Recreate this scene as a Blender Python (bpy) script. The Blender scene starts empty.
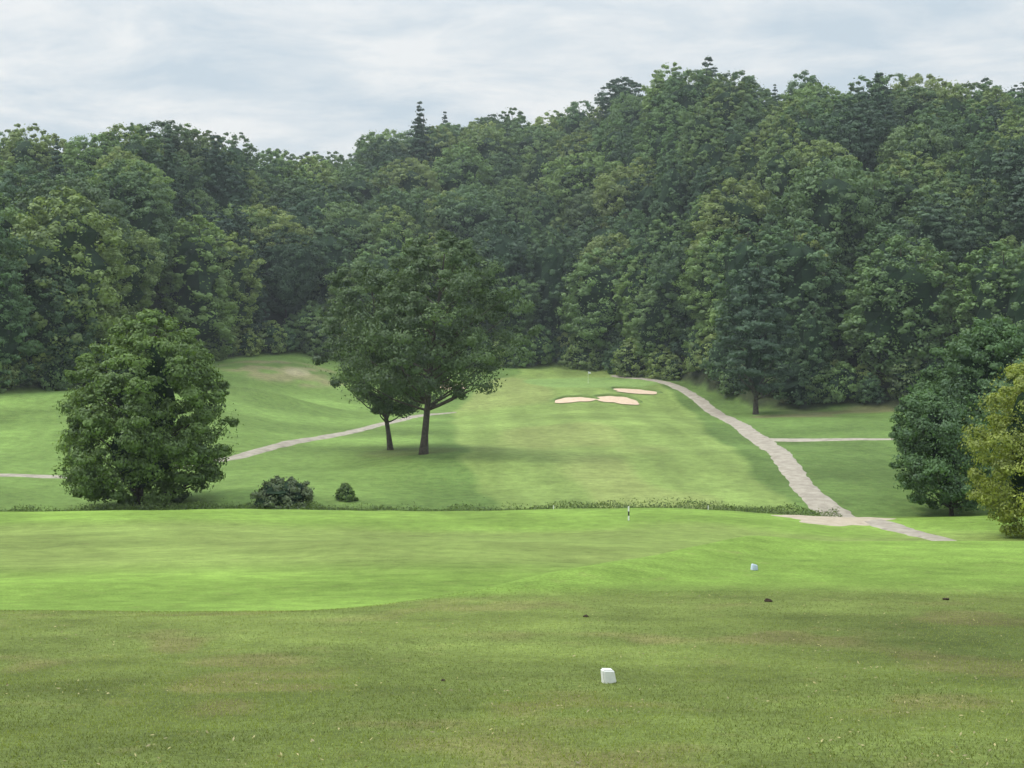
import bpy, math, numpy as np
from mathutils import Vector
rng=np.random.default_rng(7)
S=bpy.context.scene
def sm(t):
    t=np.clip(t,0,1); return t*t*(3-2*t)
_tab=np.random.default_rng(3).random((256,256))*2-1
def vn(x,y,s=0):
    x=np.asarray(x,float)+s*17.3+1000; y=np.asarray(y,float)+s*31.7+1000
    xi=np.floor(x).astype(int); yi=np.floor(y).astype(int); fx=sm(x-xi); fy=sm(y-yi)
    a=_tab[xi%256,yi%256]; b=_tab[(xi+1)%256,yi%256]; c=_tab[xi%256,(yi+1)%256]; d=_tab[(xi+1)%256,(yi+1)%256]
    return (a*(1-fx)+b*fx)*(1-fy)+(c*(1-fx)+d*fx)*fy
# ------------------------------------------------ terrain
def mkprof(Y,Z,sig=1.6):
    g=np.arange(-400,1600,0.5); z=np.interp(g,Y,Z); k=np.exp(-0.5*(np.arange(-12,13)*0.5/sig)**2); k/=k.sum()
    zp=np.pad(z,12,mode='edge'); z=np.convolve(zp,k,'valid')
    return lambda y: np.interp(y,g,z)
baseP=mkprof([-400,-60,-10,0,9,16,24,30,40,50,60,90,115,121,126,131,145,165,200,232,240,250,256,262,285,300,330,1500],
             [-2,-0.8,-1.3,-1.6,-2.66,-3.75,-4.5,-5.9,-7.8,-8.9,-9.75,-12.5,-14.6,-15.0,-15.8,-15.2,-14.9,-13.9,-13.0,-12.7,-12.3,-11.2,-10.6,-10.3,-9,-7,-5.5,-5])
platP=mkprof([-400,-60,-10,0,9,16,24,32,38,41,46,60,80,110,121,126,131,145,165,200,232,240,250,256,262,285,300,330,1500],
             [-2,-0.8,-1.3,-1.6,-2.66,-3.75,-4.45,-5.1,-5.5,-5.8,-7.0,-10.6,-13,-14.6,-15.0,-15.8,-15.2,-14.9,-13.9,-13.0,-12.7,-12.3,-11.2,-10.6,-10.3,-9,-7,-5.5,-5])
BX=[-400,-200,-100,-69,-62,-57,-43,-2,12,21,31,39,56,72,120,200,400]
BY=[150,150,185,200,225,268,290,298,300,290,270,238,228,222,195,150,150]
def YB(x): return np.interp(x,BX,BY)
def G(x): return np.interp(x,[-200,-83,-66,-50,-38,-21,0,40,70,96,150],[20,20,23,26,32,38,41,43,38,35,34])
def ridge(x,y):
    xl=np.where(y<39,-2.2+(y-25)*0.514,5+(y-39)*0.05)
    return np.exp(-((x-xl-1.9)/1.5)**2)*sm((y-24.5)/4)*sm((41-y)/4)
def h(x,y):
    x=np.asarray(x,float); y=np.asarray(y,float)
    b=baseP(y); p=platP(y)
    xl=np.where(y<39,-2.2+(y-25)*0.514,5+(y-39)*0.05)
    w=sm((x-xl+1.5)/(3.4+np.clip((y-42)*.5,0,22)))
    z=b*(1-w)+p*w+.26*ridge(x,y)
    z=z+np.clip(0.12*(y-165),0,4)*sm((-x-20)/30)
    z=z+0.6*vn(x/17,y/22,1)*sm((y-50)/40)+0.10*vn(x/6,y/7,2)*sm((y-24)/20)+0.03*vn(x/2,y/2,3)
    z=z+1.9*np.exp(-((x+38)/9)**2-((y-222)/8)**2)+1.6*np.exp(-((x+52)/8)**2-((y-205)/8)**2)
    d=y-YB(x); t=np.clip(d/140,0,1)
    z=z+(G(x)-z)*(0.75*t+0.25*sm(t))
    return z
def link(o,parent=None):
    S.collection.objects.link(o)
    if parent: o.parent=parent
    return o
# ------------------------------------------------ node helpers
def newmat(n):
    m=bpy.data.materials.new(n); m.use_nodes=True; nt=m.node_tree; nt.nodes.clear()
    return m,nt
def nd(nt,t,**k):
    n=nt.nodes.new(t)
    for a,b in k.items(): setattr(n,a,b)
    return n
def ramp(nt,stops):
    r=nt.nodes.new('ShaderNodeValToRGB'); cr=r.color_ramp
    while len(cr.elements)<len(stops): cr.elements.new(0.5)
    for e,(p,c) in zip(cr.elements,stops): e.position=p; e.color=(*c,1)
    return r
def mixc(nt,a,b,f,mode='MIX'):
    m=nt.nodes.new('ShaderNodeMix'); m.data_type='RGBA'; m.blend_type=mode
    L=nt.links
    for s,i in ((f,0),(a,6),(b,7)):
        if isinstance(s,bpy.types.NodeSocket): L.new(s,m.inputs[i])
        else: m.inputs[i].default_value=s if i==0 else (*s,1)
    return m.outputs[2]
# ------------------------------------------------ materials
def ground_mat():
    m,nt=newmat('turf'); L=nt.links
    at=nd(nt,'ShaderNodeAttribute',attribute_name='zone')
    geo=nd(nt,'ShaderNodeNewGeometry')
    def noise(sc,det=4,rough=.6,vec=None):
        n=nd(nt,'ShaderNodeTexNoise'); n.inputs['Scale'].default_value=sc; n.inputs['Detail'].default_value=det; n.inputs['Roughness'].default_value=rough
        L.new(vec or geo.outputs['Position'],n.inputs['Vector']); return n.outputs['Fac']
    c=at.outputs['Color']
    def mult(c,n,lo,hi,p0=.3,p1=.7):
        r=ramp(nt,[(p0,(lo,lo,lo)),(p1,(hi,hi,hi))]); L.new(n,r.inputs[0])
        return mixc(nt,c,r.outputs[0],1.0,'MULTIPLY')
    c=mult(c,noise(0.09,3),.83,1.17)
    c=mult(c,noise(0.9,6,.7),.72,1.26)
    c=mult(c,noise(14,4,.75),.64,1.32)
    c=mult(c,noise(70,2,.7),.64,1.32)
    r=ramp(nt,[(.55,(0,0,0)),(.76,(.5,.5,.5))]); L.new(noise(1.7,7,.75),r.inputs[0])
    c=mixc(nt,c,(.27,.25,.10),r.outputs[0])
    bs=nd(nt,'ShaderNodeBsdfPrincipled'); L.new(c,bs.inputs['Base Color'])
    bs.inputs['Roughness'].default_value=.85; bs.inputs['Specular IOR Level'].default_value=.12
    bp=nd(nt,'ShaderNodeBump'); bp.inputs['Strength'].default_value=.8; bp.inputs['Distance'].default_value=.03
    L.new(noise(30,4,.8),bp.inputs['Height']); L.new(bp.outputs[0],bs.inputs['Normal'])
    o=nd(nt,'ShaderNodeOutputMaterial'); L.new(bs.outputs[0],o.inputs[0]); return m
def leaf_mat(name,cols,trans=.3,obj=True,tv=.5):
    m,nt=newmat(name); L=nt.links
    oi=nd(nt,'ShaderNodeObjectInfo'); at=nd(nt,'ShaderNodeAttribute',attribute_name='tint')
    r=ramp(nt,[(i/max(len(cols)-1,1),c) for i,c in enumerate(cols)])
    if obj: L.new(oi.outputs['Random'],r.inputs[0])
    else: r.inputs[0].default_value=.5
    rr=ramp(nt,[(0,(1-tv,1-tv,1-tv*.9)),(1,(1+tv*1.1,1+tv,1+tv*.5))]); L.new(at.outputs['Fac'],rr.inputs[0])
    c=mixc(nt,r.outputs[0],rr.outputs[0],1.,'MULTIPLY')
    d=nd(nt,'ShaderNodeBsdfDiffuse'); t=nd(nt,'ShaderNodeBsdfTranslucent'); g=nd(nt,'ShaderNodeBsdfGlossy')
    g.inputs['Roughness'].default_value=.55; g.inputs['Color'].default_value=(.7,.75,.8,1)
    L.new(c,d.inputs[0]); c2=mixc(nt,c,(1.3,1.3,.5),1.,'MULTIPLY'); L.new(c2,t.inputs[0])
    m1=nd(nt,'ShaderNodeMixShader'); m1.inputs[0].default_value=trans; L.new(d.outputs[0],m1.inputs[1]); L.new(t.outputs[0],m1.inputs[2])
    m2=nd(nt,'ShaderNodeMixShader'); m2.inputs[0].default_value=.04; L.new(m1.outputs[0],m2.inputs[1]); L.new(g.outputs[0],m2.inputs[2])
    o=nd(nt,'ShaderNodeOutputMaterial'); L.new(m2.outputs[0],o.inputs[0]); return m
def simple_mat(name,a,b,scale=5,rough=.9,bump=.3,dist=.02,det=6):
    m,nt=newmat(name); L=nt.links
    geo=nd(nt,'ShaderNodeNewGeometry')
    n=nd(nt,'ShaderNodeTexNoise'); n.inputs['Scale'].default_value=scale; n.inputs['Detail'].default_value=det; n.inputs['Roughness'].default_value=.7
    L.new(geo.outputs['Position'],n.inputs['Vector'])
    r=ramp(nt,[(.3,a),(.7,b)]); L.new(n.outputs['Fac'],r.inputs[0])
    bs=nd(nt,'ShaderNodeBsdfPrincipled'); L.new(r.outputs[0],bs.inputs['Base Color']); bs.inputs['Roughness'].default_value=rough; bs.inputs['Specular IOR Level'].default_value=.2
    bp=nd(nt,'ShaderNodeBump'); bp.inputs['Strength'].default_value=bump; bp.inputs['Distance'].default_value=dist
    L.new(n.outputs['Fac'],bp.inputs['Height']); L.new(bp.outputs[0],bs.inputs['Normal'])
    o=nd(nt,'ShaderNodeOutputMaterial'); L.new(bs.outputs[0],o.inputs[0]); return m
M_turf=ground_mat()
M_bark=simple_mat('bark',(.035,.028,.022),(.11,.095,.08),3,.95,.8,.05)
M_forest=leaf_mat('forest_foliage',[(.055,.11,.06),(.13,.23,.085),(.08,.145,.072),(.25,.33,.105),(.10,.175,.085),(.17,.275,.09),(.055,.105,.055),(.28,.35,.11),(.115,.205,.09),(.20,.30,.095),(.06,.12,.065)],.28,True,.38)
M_pine=leaf_mat('pine_foliage',[(.042,.08,.052),(.06,.108,.06),(.085,.14,.075)],.1,True,.35)
M_leafA=leaf_mat('maple_foliage',[(.125,.20,.055),(.125,.20,.055)],.3,False,.45)
M_leafB=leaf_mat('oak_foliage',[(.088,.14,.057),(.088,.14,.057)],.25,False,.45)
M_leafC=leaf_mat('yellow_foliage',[(.24,.29,.06),(.24,.29,.06)],.35,False,.4)
M_leafD=leaf_mat('dark_foliage',[(.085,.16,.06),(.085,.16,.06)],.3,False,.4)
M_core=simple_mat('crown_shade_core',(.012,.026,.014),(.03,.06,.027),.8,1,0)  # dark hull inside crowns; the shade between leaves is in its colour
M_path=simple_mat('worn_path',(.25,.22,.18),(.46,.415,.34),.9,.95,.3)
M_sandy=simple_mat('sandy_path',(.36,.30,.22),(.52,.45,.35),1.2,.95,.3)
M_sand=simple_mat('bunker_sand',(.58,.43,.30),(.70,.55,.41),1.5,1,.3)
# ------------------------------------------------ mesh builder
class MB:
    def __init__(s): s.V=[];s.Fq=[];s.M=[];s.T=[];s.n=0
    def add(s,V,Fq,mat,tint=.5):
        V=np.asarray(V,float).reshape(-1,3); Fq=np.asarray(Fq,int).reshape(-1,4)
        s.V.append(V); s.Fq.append(Fq+s.n); s.M.append(np.full(len(Fq),mat)); s.T.append(np.broadcast_to(tint,(len(V),)).astype(float)); s.n+=len(V)
    def build(s,name,mats,smooth=True):
        V=np.concatenate(s.V);Fq=np.concatenate(s.Fq);M=np.concatenate(s.M);T=np.concatenate(s.T)
        me=bpy.data.meshes.new(name); me.vertices.add(len(V)); me.vertices.foreach_set('co',V.astype(np.float32).ravel())
        me.loops.add(len(Fq)*4); me.loops.foreach_set('vertex_index',Fq.astype(np.int32).ravel())
        me.polygons.add(len(Fq)); me.polygons.foreach_set('loop_start',np.arange(0,len(Fq)*4,4,dtype=np.int32))
        me.polygons.foreach_set('material_index',M.astype(np.int32)); me.polygons.foreach_set('use_smooth',np.full(len(Fq),smooth))
        me.update(calc_edges=True)
        a=me.attributes.new('tint','FLOAT','POINT'); a.data.foreach_set('value',T.astype(np.float32))
        for m in mats: me.materials.append(m)
        return me
def unit(v): return v/np.maximum(np.linalg.norm(v,axis=-1,keepdims=True),1e-9)
def cards(mb,Pc,N,size,mat,tint,r,asp=.6):
    n=len(Pc); N=unit(N); R=r.normal(size=(n,3)); T=unit(np.cross(N,R)); B=np.cross(N,T)
    s=size*(r.uniform(.6,1.3,(n,1)))
    V=np.stack([Pc-T*s,Pc-B*s*asp+N*s*.12,Pc+T*s,Pc+B*s*asp-N*s*.12],1).reshape(-1,3)
    Fq=np.arange(n*4).reshape(n,4); mb.add(V,Fq,mat,np.repeat(tint,4) if np.ndim(tint) else tint)
def tube(mb,pts,rad,mat,k=7):
    pts=np.asarray(pts,float); n=len(pts); d=np.gradient(pts,axis=0); d=unit(d)
    ref=np.tile([1.,0.1,0],(n,1)); A=unit(np.cross(d,ref)); 
    bad=np.linalg.norm(np.cross(d,ref),axis=1)<.2
    if bad.any(): A[bad]=unit(np.cross(d[bad],np.tile([0,1.,0],(bad.sum(),1))))
    B=np.cross(d,A); a=np.linspace(0,2*np.pi,k,endpoint=False)
    V=(pts[:,None]+np.asarray(rad)[:,None,None]*(np.cos(a)[None,:,None]*A[:,None]+np.sin(a)[None,:,None]*B[:,None])).reshape(-1,3)
    i=np.arange(n-1)[:,None]*k; j=np.arange(k)[None]; j2=(j+1)%k
    mb.add(V,np.stack([i+j,i+j2,i+k+j2,i+k+j],-1).reshape(-1,4),mat,.5)
def tree_mesh(name,H,W,cb,prof,nc,nl,leaf,mats,seed,crad=.13,flat=.75,lobes=.16,skew=(0,0),trunk=.3,core=.62,nlimb=14,tiered=False,tvar=.3,inner=.35,kt=8,nn=.35,stray=16,sub=.45):
    r=np.random.default_rng(seed); mb=MB(); R=W/2
    pt=np.array([p[0] for p in prof]); pr=np.array([p[1] for p in prof]); ph=r.uniform(0,6.28,4)
    def env(th,t): return R*np.interp(t,pt,pr)*(1+lobes*np.sin(2*th+ph[0]+3*t)+lobes*.7*np.sin(3*th+ph[1]-6*t)+lobes*.6*np.sin(5*th+ph[2]+11*t))
    Hc=H-cb
    tt=np.linspace(0,1,200); w=np.interp(tt,pt,pr)+.08; cdf=np.cumsum(w)/w.sum()
    t=np.interp((np.arange(nc)+r.random(nc))/nc,cdf,tt); th=np.arange(nc)*2.39996+r.normal(0,.5,nc)
    if tiered: 
        nt_=10; t=np.clip((np.floor(t*nt_)+.5+r.normal(0,.16,nc))/nt_,0.02,1)
    rc=W*crad*r.uniform(.5,1.4,nc)*(1-.45*t**2)
    e0=env(th,t)
    rho=np.maximum(e0*(inner+(1-inner)*r.random(nc)**.4)-rc*.6,0)
    C=np.stack([rho*np.cos(th)+skew[0]*t,rho*np.sin(th)+skew[1]*t,cb+t*Hc*.97-rc*flat*.5*t],1)
    tc=np.clip(.5+r.normal(0,tvar*.6,nc),0,1)
    ks=7; SD=unit(r.normal(size=(nc,ks,3))); SD[...,2]=SD[...,2]*.7+.2
    pick=r.integers(0,ks,(nc,nl)); sc_=np.take_along_axis(SD,pick[...,None].repeat(3,2),1)*.62
    D=unit(r.normal(size=(nc,nl,3))); rad=r.uniform(.2,1.0,(nc,nl,1))**.5
    O=sc_+D*rad*sub
    Pc=C[:,None]+O*rc[:,None,None]*np.array([1.1,1.1,flat])
    out=unit(C-np.array([skew[0]*.5,skew[1]*.5,cb+Hc*.4]))
    N=unit(O)*.6+D*.55+out[:,None]*.3+r.normal(size=D.shape)*nn+np.array([0,0,.2])
    tn=np.clip(tc[:,None]+r.normal(0,tvar*.4,(nc,nl)),0,1)
    cards(mb,Pc.reshape(-1,3),N.reshape(-1,3),leaf,0,tn.ravel(),r)
    ns=nc*nl//stray; t2=np.interp(r.random(ns),cdf,tt); th2=r.uniform(0,6.28,ns); e2=env(th2,t2)*r.uniform(.55,.97,ns)
    Ps=np.stack([e2*np.cos(th2)+skew[0]*t2,e2*np.sin(th2)+skew[1]*t2,cb+t2*Hc*.97],1)
    cards(mb,Ps,r.normal(size=(ns,3))*.6+unit(Ps-[0,0,cb+Hc*.4]),leaf*.9,0,np.clip(.5+r.normal(0,.2,ns),0,1),r)
    top=H*.88; z=np.linspace(-.6,top,9); wob=np.cumsum(r.normal(0,.12,(9,2)),0)*np.linspace(0,1,9)[:,None]*H/20
    tp=np.stack([wob[:,0]+skew[0]*(np.clip(z,0,None)/H),wob[:,1]+skew[1]*(np.clip(z,0,None)/H),z],1)
    tr=trunk*(1-.85*np.linspace(0,1,9)); tr[0]*=1.5
    tube(mb,tp,tr,1,kt)
    if nlimb:
        idx=r.permutation(nc)[:nlimb]
        for i in idx:
            c=C[i]; zs=max(cb*.75,min(c[2]-np.linalg.norm(c[:2])*.6,top*.85)); s0=np.array([np.interp(zs,z,tp[:,0]),np.interp(zs,z,tp[:,1]),zs])
            mid=(s0+c)/2+np.array([0,0,-.1*np.linalg.norm(c-s0)])*.6+r.normal(0,.2,3)
            rr=np.interp(zs,z,tr)*.45
            tube(mb,[s0,(s0+mid)/2+[0,0,-.05],mid,(mid+c)/2,c],rr*np.array([1,.8,.6,.4,.15]),1,5)
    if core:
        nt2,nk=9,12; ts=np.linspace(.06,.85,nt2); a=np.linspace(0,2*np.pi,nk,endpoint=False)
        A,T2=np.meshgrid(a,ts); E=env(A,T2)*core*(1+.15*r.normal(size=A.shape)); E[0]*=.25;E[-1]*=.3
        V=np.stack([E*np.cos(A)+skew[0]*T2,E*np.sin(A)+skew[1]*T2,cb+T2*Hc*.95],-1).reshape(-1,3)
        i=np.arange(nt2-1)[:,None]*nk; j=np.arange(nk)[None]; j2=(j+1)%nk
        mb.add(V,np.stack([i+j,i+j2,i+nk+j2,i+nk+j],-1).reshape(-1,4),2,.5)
    return mb.build(name,mats,smooth=False)
# ------------------------------------------------ ground mesh
ang=np.concatenate([np.arange(-180,-30,3),np.arange(-30,-21,.5),np.arange(-21,21,.09),np.arange(21,30,.5),np.arange(30,180,3)])
ang=np.radians(ang)
rad=np.concatenate([[.5],np.geomspace(1.5,8,14)[:-1],np.geomspace(8,60,230)[:-1],np.geomspace(60,310,300)[:-1],np.geomspace(310,1500,60)])
A,Rr=np.meshgrid(ang,rad); GX=Rr*np.sin(A); GY=Rr*np.cos(A); GZ=h(GX,GY)
def zone(x,y):
    W=lambda f: f[...,None]
    olive=np.array([.165,.215,.054]); bright=np.array([.20,.315,.058]); fair=np.array([.205,.285,.078]); rough=np.array([.12,.195,.05])
    n1=vn(x/9,y/9,5); n2=vn(x/3,y/3,6); n3=vn(x/30,y/30,7)
    col=np.broadcast_to(olive,x.shape+(3,)).copy()
    col=col*(1+.10*W(n2)+.10*W(n1))
    st0=np.sin((y+.25*x+.3*n2)*2*np.pi/3.4); col=col*(1+.06*W(np.clip(st0*3,-1,1)))
    pd=sm((vn(x/1.6,y/2.2,9)+.5*vn(x/.6,y/.7,10)-.2)/.6)*sm((27-y)/6)
    col=col*(1-.6*W(pd))+np.array([.235,.205,.085])*.6*W(pd)
    dk=sm((vn(x/2.4,y/3.5,17)-.05)/.6)*sm((27-y)/6); col=col*(1-.17*W(dk))
    shade_r=sm((x-3.2-.5*n2)/3)*sm((23-y)/5); col=col*(1-.24*W(shade_r)*np.array([1.12,1,.9]))  # soft shade at the near right, painted into the turf colour
    e=24.6+sm((-x-1)/4)*4.8+.25*n2
    w=sm((y-e)/(.9+2.6*sm((x+1)/4)))
    st=np.clip(np.sin((x*.8+y*.35)/1.6)*2,-1,1)
    b=bright*(1+.05*W(st)+.10*W(n1)+.05*W(n3))
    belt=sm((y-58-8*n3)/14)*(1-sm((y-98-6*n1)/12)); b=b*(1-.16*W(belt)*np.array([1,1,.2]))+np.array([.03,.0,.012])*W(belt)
    hol=sm((y-46)/4)*sm((66-y)/10)*sm((x+13)/6)*sm((12-x)/5); b=b*(1-.15*W(hol))  # hollow behind the ridge: shading put into the grass colour
    b=b*(1+.08*W(ridge(x,y)))  # painted highlight along the ridge crest
    st3=np.clip(np.sin((y-.15*x)*2*np.pi/11)*4,-1,1)*.05*sm((y-48)/10); b=b*(1+W(st3))
    col=col*(1-W(w))+b*W(w)
    w2=sm((y-124)/2)
    r=rough*(1+.2*W(n1)+.15*W(n3)+.07*W(n2))
    xl=np.interp(y,[130,175,236,290],[-2,-7,-11,0])+1.5*n1; xr=np.interp(y,[130,160,200,236,290],[25,26,27,29,27])+1*n1
    fw=sm((x-xl)/1.5)*sm((xr-x)/1.5)
    st2=np.clip(np.sin((x+.04*y+.8*n3)*2*np.pi/6.0)*2,-1,1)*.062
    f=fair*(1+W(st2)+.09*W(n1)+.06*W(n2))
    yel=sm((vn(x/7,y/20,12)-.0)/.5); f=f*(1-.4*W(yel))+np.array([.275,.285,.105])*.4*W(yel)
    r=r*(1-W(fw))+f*W(fw)
    lp=sm((-x-5)/10); rl=np.array([.165,.255,.065])*(1+.2*W(n1)+.12*W(n3)); r=r*(1-W(lp*(1-fw))*.7)+rl*.7*W(lp*(1-fw))
    tb=np.clip(np.sin((y-.3*x)*2*np.pi/26)*2.5,-1,1)*.11*lp*sm((y-165)/12); r=r*(1+W(tb))
    gd=((x-15)/13)**2+((y-273)/13)**2; g=sm((1.05-gd)/.15); r=r*(1-W(g))+np.array([.22,.33,.10])*W(g)
    q=sm((1-((x+40)/13)**2-((y-262)/17)**2)/.5)*sm((vn(x/3,y/4,14)+.45)/.5); r=r*(1-.85*W(q))+np.array([.25,.235,.12])*.85*W(q)
    q=sm((1-((x+38)/2.5)**2-((y-262)/6)**2)/.5); r=r*(1-.6*W(q))+np.array([.38,.34,.22])*.6*W(q)
    q=sm((1-((x-50)/22)**2-((y-226)/11)**2)/.5)*sm((vn(x/6,y/5,15)+.15)/.4); r=r*(1-.7*W(q))+np.array([.17,.15,.08])*.7*W(q)
    q=sm((1-((x+11.5)/7)**2-((y-168)/7)**2)/.7)*.45; r=r*(1-W(q))+np.array([.12,.13,.05])*W(q)  # shade beneath the oak pair, painted on the ground
    col=col*(1-W(w2))+r*W(w2)
    k=np.exp(-((y-126-.6*n1)/1.6)**2)*sm((27-x)/4); col=col*(1-.8*W(k))+np.array([.055,.075,.028])*.8*W(k)
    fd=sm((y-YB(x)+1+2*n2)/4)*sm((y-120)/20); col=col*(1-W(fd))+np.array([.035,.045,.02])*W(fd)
    return np.clip(col,.01,.9)
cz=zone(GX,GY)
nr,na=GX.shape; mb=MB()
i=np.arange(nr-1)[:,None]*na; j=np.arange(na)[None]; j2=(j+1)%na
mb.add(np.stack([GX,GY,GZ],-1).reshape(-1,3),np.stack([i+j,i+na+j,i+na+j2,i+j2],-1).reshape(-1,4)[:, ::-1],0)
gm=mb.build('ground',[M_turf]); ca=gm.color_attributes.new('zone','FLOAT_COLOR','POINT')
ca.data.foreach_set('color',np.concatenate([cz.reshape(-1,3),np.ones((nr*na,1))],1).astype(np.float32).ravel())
link(bpy.data.objects.new('ground',gm))
# ------------------------------------------------ paths and bunkers
def catmull(p,n=14):
    p=np.array(p,float); p=np.vstack([2*p[0]-p[1],p,2*p[-1]-p[-2]]); o=[]
    for k in range(1,len(p)-2):
        for t in np.linspace(0,1,n,endpoint=False):
            a,b,c,d=p[k-1:k+3]; o.append(.5*(2*b+(c-a)*t+(2*a-5*b+4*c-d)*t*t+(3*b-a-3*c+d)*t**3))
    o.append(p[-2]); return np.array(o)
def ribbon(name,pts,mat,off=.05,seed=1,parent=None):
    c=catmull(pts,20); xy=c[:,:2]; w=c[:,2]; d=unit(np.gradient(xy,axis=0)); n=np.stack([d[:,1],-d[:,0]],1)
    s=np.linspace(-.5,.5,7); k=len(xy)
    jl=1+.16*vn(xy[:,0]/.9,xy[:,1]/1.1,seed); jr=1+.16*vn(xy[:,0]/.9,xy[:,1]/1.1,seed+40)
    ew=w[:,None]*s[None]*np.where(s[None]<0,jl[:,None],jr[:,None])
    X=xy[:,0:1]+n[:,0:1]*ew; Y=xy[:,1:2]+n[:,1:2]*ew; Z=h(X,Y)+off; Z[:,[0,-1]]-=off*1.4
    mb=MB(); i=np.arange(k-1)[:,None]*7; j=np.arange(6)[None]
    mb.add(np.stack([X,Y,Z],-1).reshape(-1,3),np.stack([i+j,i+j+1,i+8+j,i+7+j],-1).reshape(-1,4),0)
    return link(bpy.data.objects.new(name,mb.build(name,[mat])),parent)
pp=bpy.data.objects.new('cart_path',None); link(pp)
ribbon('main_run',[(20,288,2.2),(25.6,274.7,2.3),(28.9,264,2.4),(31.6,247,2.5),(32,221.5,2.7),(31,193.6,2.8),(31,182,3.0),(29.6,161.7,2.8),(28.4,147,2.6),(27.4,133.3,2.8),(27.8,127,3.4),(28.6,118.2,3.2),(29.2,111,2.4),(29.6,100,2.2),(27,85,2.2),(22,66,2.2)],M_path,.09,1,pp)
ribbon('side_spur',[(30.5,184.5,4.2),(34,183.4,3.2),(38,182.3,2.6),(42,181.4,1.9),(48,180.2,.9)],M_path,.08,2,pp)
a=np.linspace(0,2*np.pi,60,endpoint=False); V=[]
for q in (.02,.35,.7,1.0):
    rr=q*(1+.16*np.sin(3*a+1)+.1*np.sin(5*a)+.06*np.sin(11*a+2)); x=25.8+4.7*rr*np.cos(a); y=118+5*rr*np.sin(a)+.35*(x-25.6)
    V.append(np.stack([x,y,h(x,y)+.115-.12*(q>.99)],1))
i=np.arange(3)[:,None]*60; j=np.arange(60)[None]; j2=(j+1)%60; mb=MB(); mb.add(np.concatenate(V),np.stack([i+j,i+60+j,i+60+j2,i+j2],-1).reshape(-1,4),0)
link(bpy.data.objects.new('sandy_landing',mb.build('sandy_landing',[M_sandy])),pp)
pp2=bpy.data.objects.new('gravel_path',None); link(pp2)
ribbon('hillside_run',[(-90,140,2),(-70,144,2),(-56,146,1.7),(-51,148,1.7),(-46,149,1.7),(-40,151,1.7),(-35,156,1.9),(-31.4,162,2.0),(-28.3,172,2.1),(-24.3,186,2.2),(-20.5,199,2.2),(-18,210,2.1),(-13,225,1.6),(-9,234,.6)],M_path,.08,4,pp2)
def bunker(cx,cy,rx,ry,seed):
    mb=MB(); k=48; a=np.linspace(0,2*np.pi,k,endpoint=False); rr=1+.18*np.sin(2*a+seed)+.12*np.sin(3*a+seed*2)+.05*np.sin(7*a)
    rings=[0.02,.3,.6,.85,1.0]; V=[]
    for q in rings:
        x=cx+rx*rr*q*np.cos(a); y=cy+ry*rr*q*np.sin(a); V.append(np.stack([x,y,h(x,y)+.16-.06*(q>.99)],1))
    nV=len(rings); i=np.arange(nV-1)[:,None]*k; j=np.arange(k)[None]; j2=(j+1)%k
    mb.add(np.concatenate(V),np.stack([i+j,i+k+j,i+k+j2,i+j2],-1).reshape(-1,4),0)
    V=[]; prof=[(1.0,.05),(1.03,.38),(1.12,.45),(1.3,.12),(1.36,-.2)]
    for q,z in prof:
        x=cx+rx*rr*q*np.cos(a); y=cy+ry*rr*q*np.sin(a); back=sm((np.sin(a)+.3)/.8); V.append(np.stack([x,y,h(x,y)+z*back-.1*(1-back)],1))
    mb.add(np.concatenate(V),np.stack([i+j,i+k+j,i+k+j2,i+j2],-1).reshape(-1,4),1)
    return link(bpy.data.objects.new('sand_bunker',mb.build('sand_bunker',[M_sand,M_lip])))
M_lip=simple_mat('bunker_lip_turf',(.11,.17,.047),(.17,.25,.07),3)
bunker(10.1,243,2.9,2.6,1.0); bunker(17.5,243.6,3.1,3.9,2.2); bunker(21.0,255.2,4.1,2.8,4.0); bunker(-11,262,3.5,3,5)
# ------------------------------------------------ trees
def place(name,me,x,y,rz=0,s=1,parent=None,sz=None,dz=-.1):
    o=bpy.data.objects.new(name,me); o.location=(x,y,float(h(x,y))+dz); o.rotation_euler=(0,0,rz); o.scale=(s,s,sz or s); return link(o,parent)
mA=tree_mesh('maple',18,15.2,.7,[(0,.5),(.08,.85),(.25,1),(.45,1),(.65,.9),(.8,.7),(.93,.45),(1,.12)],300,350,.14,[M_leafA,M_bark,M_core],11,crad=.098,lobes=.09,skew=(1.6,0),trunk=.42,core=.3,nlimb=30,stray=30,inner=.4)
place('maple_tree',mA,-33,130.1)
mB=tree_mesh('oak_r',25.2,18.4,6.6,[(0,.5),(.1,.85),(.25,1.02),(.45,1.0),(.62,.92),(.8,.8),(.93,.55),(1,.2)],160,330,.16,[M_leafB,M_bark,M_core],32,crad=.105,lobes=.18,skew=(2.2,0),trunk=.42,core=0,nlimb=60,inner=.3,stray=30)
place('oak_tree',mB,-9.8,162.8)
mC=tree_mesh('oak_l',22.5,14,4.4,[(0,.45),(.1,.8),(.3,1.0),(.5,.92),(.7,.85),(.85,.75),(.94,.5),(1,.15)],125,320,.16,[M_leafB,M_bark,M_core],13,crad=.12,lobes=.19,skew=(-3.2,0),trunk=.3,core=0,nlimb=50,inner=.3,stray=30)
place('oak_tree',mC,-14.1,172)
place('oak_tree',mB,14.8,15,2.0,.8)      # unseen oak, added to shade the right foreground
PINE=[(0,.55),(.1,.9),(.3,1),(.5,.85),(.7,.62),(.85,.42),(1,.05)]
mP=tree_mesh('pine',26.6,13,3.2,PINE,190,260,.19,[M_pine,M_bark,M_core],14,crad=.10,flat=.5,lobes=.2,trunk=.38,core=.25,nlimb=60,tiered=True,inner=.25)
place('pine_tree',mP,37.6,228)
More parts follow.
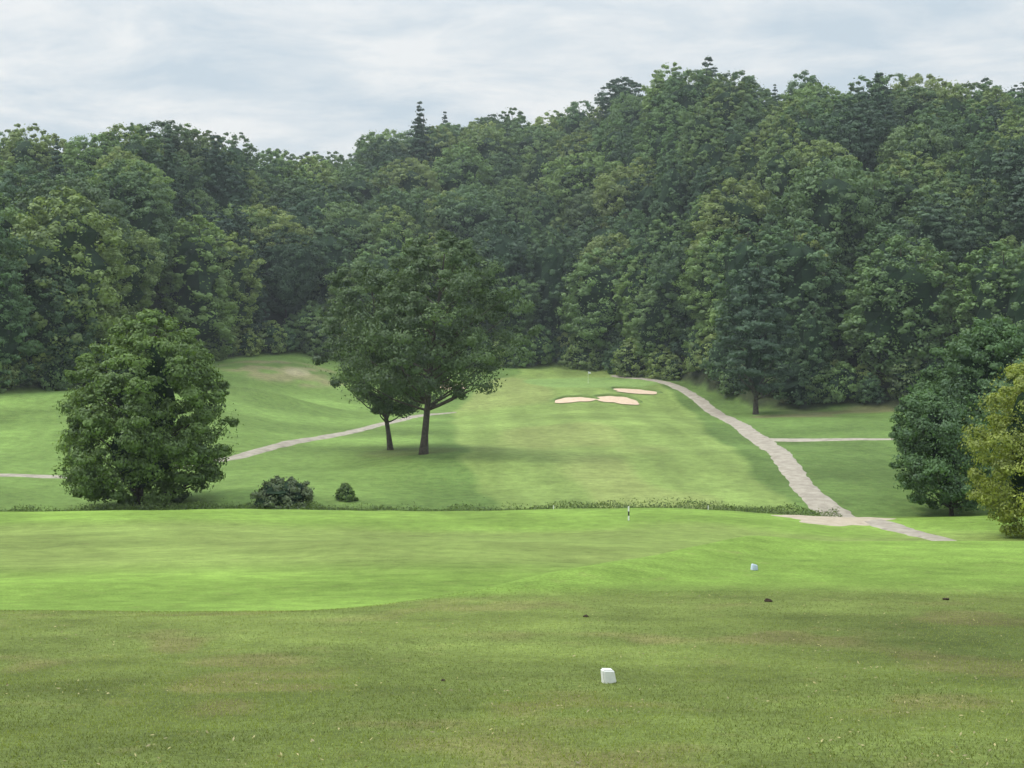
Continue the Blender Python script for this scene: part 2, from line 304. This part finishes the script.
mD=tree_mesh('rtree',11.2,10.2,1.0,[(0,.6),(.15,.95),(.4,1),(.65,.85),(.85,.6),(1,.2)],150,330,.12,[M_leafD,M_bark,M_core],15,crad=.12,lobes=.12,skew=(-2.0,0),trunk=.2,core=.2,nlimb=30)
place('maple_tree',mD,37.4,125.2)
mE=tree_mesh('rtree2',16.7,15.5,1.5,[(0,.6),(.15,.95),(.4,1),(.65,.85),(.85,.65),(1,.2)],210,340,.15,[M_leafD,M_bark,M_core],16,crad=.115,lobes=.12,trunk=.3,core=.5,nlimb=16)
place('oak_tree',mE,45.5,141); place('oak_tree',mE,54,147,2.2,.98)
mF=tree_mesh('ytree',13.6,10.5,.5,[(0,.6),(.15,.95),(.4,1),(.65,.85),(.85,.6),(1,.15)],190,330,.10,[M_leafC,M_bark,M_core],17,crad=.11,lobes=.14,trunk=.22,core=.4,nlimb=16)
place('birch_tree',mF,36.8,103)
def bush(name,x,y,w,hh,seed,mat,leaf=.11):
    me=tree_mesh(name,hh,w,0,[(0,.9),(.3,1),(.6,.85),(.85,.6),(1,.3)],60,170,leaf,[mat,M_bark,M_core],seed,crad=.15,lobes=.14,trunk=.05,core=.65,nlimb=5)
    return place(name,me,x,y)
M_bush=leaf_mat('shrub_foliage',[(.13,.17,.09),(.13,.17,.09)],.2,False,.4)
bush('round_shrub',-19.8,127.6,5.6,2.8,21,M_bush); bush('round_shrub',-14.8,131,2.1,1.7,22,M_leafA,.09); bush('round_shrub',42,121,4.5,4.6,23,M_leafB)
# ------------------------------------------------ forest
protos=[]
OV=[[(0,.5),(.15,.8),(.4,1),(.65,.95),(.85,.72),(.95,.45),(1,.15)],[(0,.7),(.2,1),(.5,.95),(.75,.8),(.9,.55),(1,.12)],[(0,.4),(.2,.7),(.5,.95),(.75,1),(.9,.75),(1,.25)]]
for q in range(7):
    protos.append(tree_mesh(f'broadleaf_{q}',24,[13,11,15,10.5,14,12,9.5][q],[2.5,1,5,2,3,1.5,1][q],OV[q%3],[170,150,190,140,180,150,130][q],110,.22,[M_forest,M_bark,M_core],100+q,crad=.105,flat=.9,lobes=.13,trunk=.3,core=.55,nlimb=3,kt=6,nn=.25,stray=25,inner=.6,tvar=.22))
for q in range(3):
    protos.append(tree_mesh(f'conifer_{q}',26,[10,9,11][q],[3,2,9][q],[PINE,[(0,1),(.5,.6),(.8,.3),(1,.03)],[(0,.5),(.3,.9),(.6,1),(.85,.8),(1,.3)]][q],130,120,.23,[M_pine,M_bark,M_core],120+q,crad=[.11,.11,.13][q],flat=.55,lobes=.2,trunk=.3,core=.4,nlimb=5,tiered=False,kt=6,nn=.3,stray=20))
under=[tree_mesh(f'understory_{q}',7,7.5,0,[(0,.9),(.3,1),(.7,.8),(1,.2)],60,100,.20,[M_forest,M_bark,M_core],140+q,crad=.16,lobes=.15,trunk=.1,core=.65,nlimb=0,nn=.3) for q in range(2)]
fo=bpy.data.objects.new('forest',None); link(fo)
r=np.random.default_rng(42); cnt=0; sp=9.8
ys=np.arange(140,520,sp*.9)
for yi,y0 in enumerate(ys):
    for x0 in np.arange(-260,260,sp):
        x=x0+r.uniform(-3.3,3.3)+(yi%2)*sp/2; y=y0+r.uniform(-3.3,3.3)
        if abs(x)>.40*y+12: continue
        d=y-float(YB(x))
        if d<2 or d>165: continue
        sc=r.uniform(.66,1.14)*(1.08 if d<25 and x<-40 else 1)
        if r.random()<.06: sc*=1.15
        q=float(vn(x/28,y/28,20)); pc=.04+.25*(q>.4)+(.4 if x>60 and d>100 else 0)
        me=protos[7+r.integers(3)] if r.random()<pc else protos[r.integers(7)]
        place('tree',me,x,y,r.uniform(0,6.28),sc*r.uniform(1.02,1.3),fo,sc); cnt+=1
for x in np.arange(-120,120,3.2):
    xx=x+r.uniform(-1,1)
    for dd in (1,4,9):
        if r.random()<.15: continue
        y=float(YB(xx))+dd+r.uniform(-1,2); s=r.uniform(.5,1.25)
        if 36<xx<75 and dd==1: continue
        place('understory',under[r.integers(2)],xx,y,r.uniform(0,6.28),s,fo,s)
for (xx,yy_) in [(30,280),(32,274),(34,266),(35,258),(36,251),(28,287),(37,262),(33,283)]:
    place('understory',under[r.integers(2)],xx+1,yy_+3,r.uniform(0,6.28),r.uniform(.9,1.4),fo)
print('forest trees',cnt)
# ------------------------------------------------ haze over the valley
bx=MB(); X0,X1,Y0,Y1,Z0,Z1=-700,700,60,900,-40,160
bx.add([(X0,Y0,Z0),(X1,Y0,Z0),(X1,Y1,Z0),(X0,Y1,Z0),(X0,Y0,Z1),(X1,Y0,Z1),(X1,Y1,Z1),(X0,Y1,Z1)],[(0,3,2,1),(4,5,6,7),(0,1,5,4),(1,2,6,5),(2,3,7,6),(3,0,4,7)],0)
mh,nth=newmat('haze_air'); vs=nd(nth,'ShaderNodeVolumeScatter'); vs.inputs['Color'].default_value=(.84,.93,1,1); vs.inputs['Density'].default_value=.00030; vs.inputs['Anisotropy'].default_value=.3
oo=nd(nth,'ShaderNodeOutputMaterial'); nth.links.new(vs.outputs[0],oo.inputs['Volume'])
link(bpy.data.objects.new('valley_haze',bx.build('valley_haze',[mh],False)))
# ------------------------------------------------ creek-bank weeds
r=np.random.default_rng(5); mb=MB(); n=18000
x=r.uniform(-60,28,n); y=126+r.normal(0,1.1,n)+.6*vn(x/9,np.full(n,14.),5); hh_=.15+.65*np.clip(vn(x/2.2,y/2,30)+.35,0,1)
Pc=np.stack([x,y,h(x,y)+r.random(n)*hh_],1)
cards(mb,Pc,r.normal(size=(n,3))*[1,1,.4],.10,0,r.random(n),r,.35)
M_weed=leaf_mat('weed_foliage',[(.11,.165,.05),(.11,.165,.05)],.3,False,.5)
link(bpy.data.objects.new('creek_bank_weeds',mb.build('creek_bank_weeds',[M_weed],False)))
# ------------------------------------------------ foreground grass blades
r=np.random.default_rng(6); n=240000
yy=8+(26-8)*r.random(n); xx=(r.random(n)*2-1)*(yy*.40+.6)
keep=r.random(n)<np.clip((14/yy)**1.2,0,1); xx=xx[keep];yy=yy[keep]; n=len(xx)
z=h(xx,yy); hb=r.uniform(.010,.026,n); a=r.uniform(0,6.28,n); lean=r.uniform(-.5,.5,(n,2))*hb[:,None]*1.8
wd=r.uniform(.0025,.0045,n)
b=np.stack([xx,yy,z-.003],1); dx=np.stack([np.cos(a)*wd,np.sin(a)*wd,np.zeros(n)],1); tip=b+np.stack([lean[:,0],lean[:,1],hb],1)
V=np.stack([b-dx,b+dx,tip+dx*.2,tip-dx*.2],1).reshape(-1,3)
mb=MB(); mb.add(V,np.arange(n*4).reshape(n,4),0,np.repeat(np.clip(r.random(n)*.7+.3*(vn(xx/1.5,yy/2,9)>0),0,1),4))
M_blade=leaf_mat('grass_blades',[(.205,.255,.066),(.205,.255,.066)],.35,False,.5)
link(bpy.data.objects.new('tee_grass',mb.build('tee_grass',[M_blade],False)))
n=1800; yy=8.5+18*r.random(n)**1.3; xx=(r.random(n)*2-1)*yy*.38
k=(vn(xx/1.5,yy/1.5,31)>0)|(xx>yy*.2); xx=xx[k];yy=yy[k];n=len(xx)
mb=MB(); cards(mb,np.stack([xx,yy,h(xx,yy)+.02],1),r.normal(size=(n,3))*.4+[0,0,1],.018,0,r.random(n),r,.35)
M_dry=leaf_mat('dry_clippings',[(.38,.34,.18),(.38,.34,.18)],.2,False,.4)
link(bpy.data.objects.new('dry_clippings',mb.build('dry_clippings',[M_dry],False)))
# ------------------------------------------------ tee markers, clods, stakes
import bmesh
M_white=simple_mat('white_paint',(.70,.70,.68),(.86,.86,.84),12,.5,.15,.005)
M_bluew=simple_mat('pale_blue_paint',(.50,.58,.75),(.66,.73,.86),12,.5,.15,.005)
M_dirt=simple_mat('clod_soil',(.03,.022,.016),(.07,.05,.035),30,1,.8,.02)
def block(name,x,y,w,d,hh,tilt,rz,mat):
    bm=bmesh.new(); bmesh.ops.create_cube(bm,size=1)
    for v in bm.verts:
        t=1-.12*(v.co.z>0); v.co.x*=w*t; v.co.y*=d*t; v.co.z=(v.co.z+.5)*hh*(1-.18*(v.co.x>0))
    bmesh.ops.bevel(bm,geom=bm.edges[:],offset=.014,segments=3,affect='EDGES')
    me=bpy.data.meshes.new(name); bm.to_mesh(me); bm.free(); me.materials.append(mat)
    o=bpy.data.objects.new(name,me); o.location=(x,y,float(h(x,y))-.005); o.rotation_euler=(tilt[0],tilt[1],rz); return link(o)
block('tee_marker',.98,14.8,.135,.11,.165,(.05,-.16,),.25,M_white); block('tee_marker',5.0,30.4,.13,.12,.14,(0,.05),.2,M_bluew)
def clod(x,y,s,seed):
    bm=bmesh.new(); bmesh.ops.create_icosphere(bm,subdivisions=3,radius=s); rr=np.random.default_rng(seed); p=rr.uniform(0,6,3)
    for v in bm.verts:
        f=1+.25*math.sin(v.co.x/s*3+p[0])*math.cos(v.co.y/s*4+p[1])+.12*math.sin(v.co.z/s*7+p[2]); v.co*=f; v.co.z*=.55
    me=bpy.data.meshes.new('soil_clod'); bm.to_mesh(me); bm.free(); me.materials.append(M_dirt)
    o=bpy.data.objects.new('soil_clod',me); o.location=(x,y,float(h(x,y))+s*.2); link(o)
for k,(x,y,s) in enumerate([(1.1,21.9,.04),(4.2,24.1,.065),(7.2,24.4,.05),(-4.45,28.0,.05),(-.7,14.9,.025)]): clod(x,y,s,k)
M_dark=simple_mat('dark_paint',(.02,.02,.02),(.04,.04,.04))
def stake(x,y,hh,bands,rr0=.045):
    mb=MB(); a=np.linspace(0,2*np.pi,8,endpoint=False); zs=[-.2,hh*.33,hh*.66,hh,hh+.02]; rr=[rr0]*4+[.01]
    V=np.concatenate([np.stack([rr[q]*np.cos(a),rr[q]*np.sin(a),np.full(8,zs[q])],1) for q in range(5)])
    for q in range(4):
        j=np.arange(8); mb.add(V,np.stack([q*8+j,q*8+(j+1)%8,(q+1)*8+(j+1)%8,(q+1)*8+j],-1),bands[min(q,2)])
    o=bpy.data.objects.new('course_stake',mb.build('course_stake',[M_white,M_dark],False)); o.location=(x,y,float(h(x,y))); link(o)
stake(8.5,107.4,1.0,[0,1,0],.055)
for x in (3.5,16.5): stake(x,124,.4,[0,0,0],.035)
mb=MB(); tube(mb,[(0,0,0),(0,0,1.2),(0,0,2.2)],[.02,.02,.02],0,6)
mb.add([(0,0,2.2),(.25,.03,2.15),(.5,0,2.05),(0,0,1.8),(.25,.03,1.8),(.5,0,1.8)],[(3,4,1,0),(4,5,2,1)],1)
M_flag=simple_mat('flag_cloth',(.75,.75,.75),(.8,.8,.78)); o=bpy.data.objects.new('golf_flagstick',mb.build('golf_flagstick',[M_white,M_flag])); o.location=(14,272,float(h(14,272))); link(o)
# ------------------------------------------------ light, sky, camera
el,az=math.radians(56),math.radians(-95)
w=bpy.data.worlds.new('World'); S.world=w; w.use_nodes=True; nt=w.node_tree; nt.nodes.clear(); L=nt.links
sky=nd(nt,'ShaderNodeTexSky'); sky.sky_type='NISHITA'; sky.sun_disc=False; sky.sun_elevation=el; sky.sun_rotation=az
tc=nd(nt,'ShaderNodeTexCoord'); sp_=nd(nt,'ShaderNodeSeparateXYZ'); L.new(tc.outputs['Generated'],sp_.inputs[0])
def mth(op,a,b=None):
    n=nd(nt,'ShaderNodeMath',operation=op)
    for k,v in enumerate((a,b)):
        if v is None: continue
        if isinstance(v,(int,float)): n.inputs[k].default_value=v
        else: L.new(v,n.inputs[k])
    return n.outputs[0]
z=mth('MAXIMUM',sp_.outputs[2],0.0); dn=mth('ADD',z,.12)
cb=nd(nt,'ShaderNodeCombineXYZ'); L.new(mth('DIVIDE',sp_.outputs[0],dn),cb.inputs[0]); L.new(mth('DIVIDE',sp_.outputs[1],dn),cb.inputs[1])
n1=nd(nt,'ShaderNodeTexNoise'); n1.inputs['Scale'].default_value=2.1; n1.inputs['Detail'].default_value=8; n1.inputs['Roughness'].default_value=.6; n1.inputs['Distortion'].default_value=.3
L.new(cb.outputs[0],n1.inputs['Vector'])
cr=ramp(nt,[(.36,(5.9,7.0,7.9)),(.5,(7.5,8.2,8.7)),(.62,(9.1,9.4,9.5))]); L.new(n1.outputs['Fac'],cr.inputs[0])
zen=nd(nt,'ShaderNodeMapRange'); zen.inputs[1].default_value=.2; zen.inputs[2].default_value=.9; zen.inputs[3].default_value=1; zen.inputs[4].default_value=2.2; L.new(z,zen.inputs[0])
cz_=nd(nt,'ShaderNodeVectorMath',operation='SCALE'); L.new(cr.outputs[0],cz_.inputs[0]); L.new(zen.outputs[0],cz_.inputs['Scale'])
mx=mixc(nt,sky.outputs[0],cz_.outputs[0],.93)
bg=nd(nt,'ShaderNodeBackground'); bg.inputs[1].default_value=.1; L.new(mx,bg.inputs[0]); wo=nd(nt,'ShaderNodeOutputWorld'); L.new(bg.outputs[0],wo.inputs[0])
sl=bpy.data.lights.new('sun','SUN'); sl.energy=2.2; sl.angle=math.radians(16); sl.color=(1,.96,.88)
so=link(bpy.data.objects.new('sun',sl)); dirv=Vector((math.sin(az)*math.cos(el),math.cos(az)*math.cos(el),math.sin(el)))
so.rotation_euler=dirv.to_track_quat('Z','Y').to_euler()
cam=bpy.data.cameras.new('camera'); cam.lens=1480/1024*36; cam.sensor_width=36; cam.clip_end=4000; cam.clip_start=.1
co=link(bpy.data.objects.new('camera',cam)); co.rotation_euler=(math.radians(90-2.09),0,0); S.camera=co
S.view_settings.view_transform='Standard'; S.view_settings.look='None'; S.view_settings.exposure=0
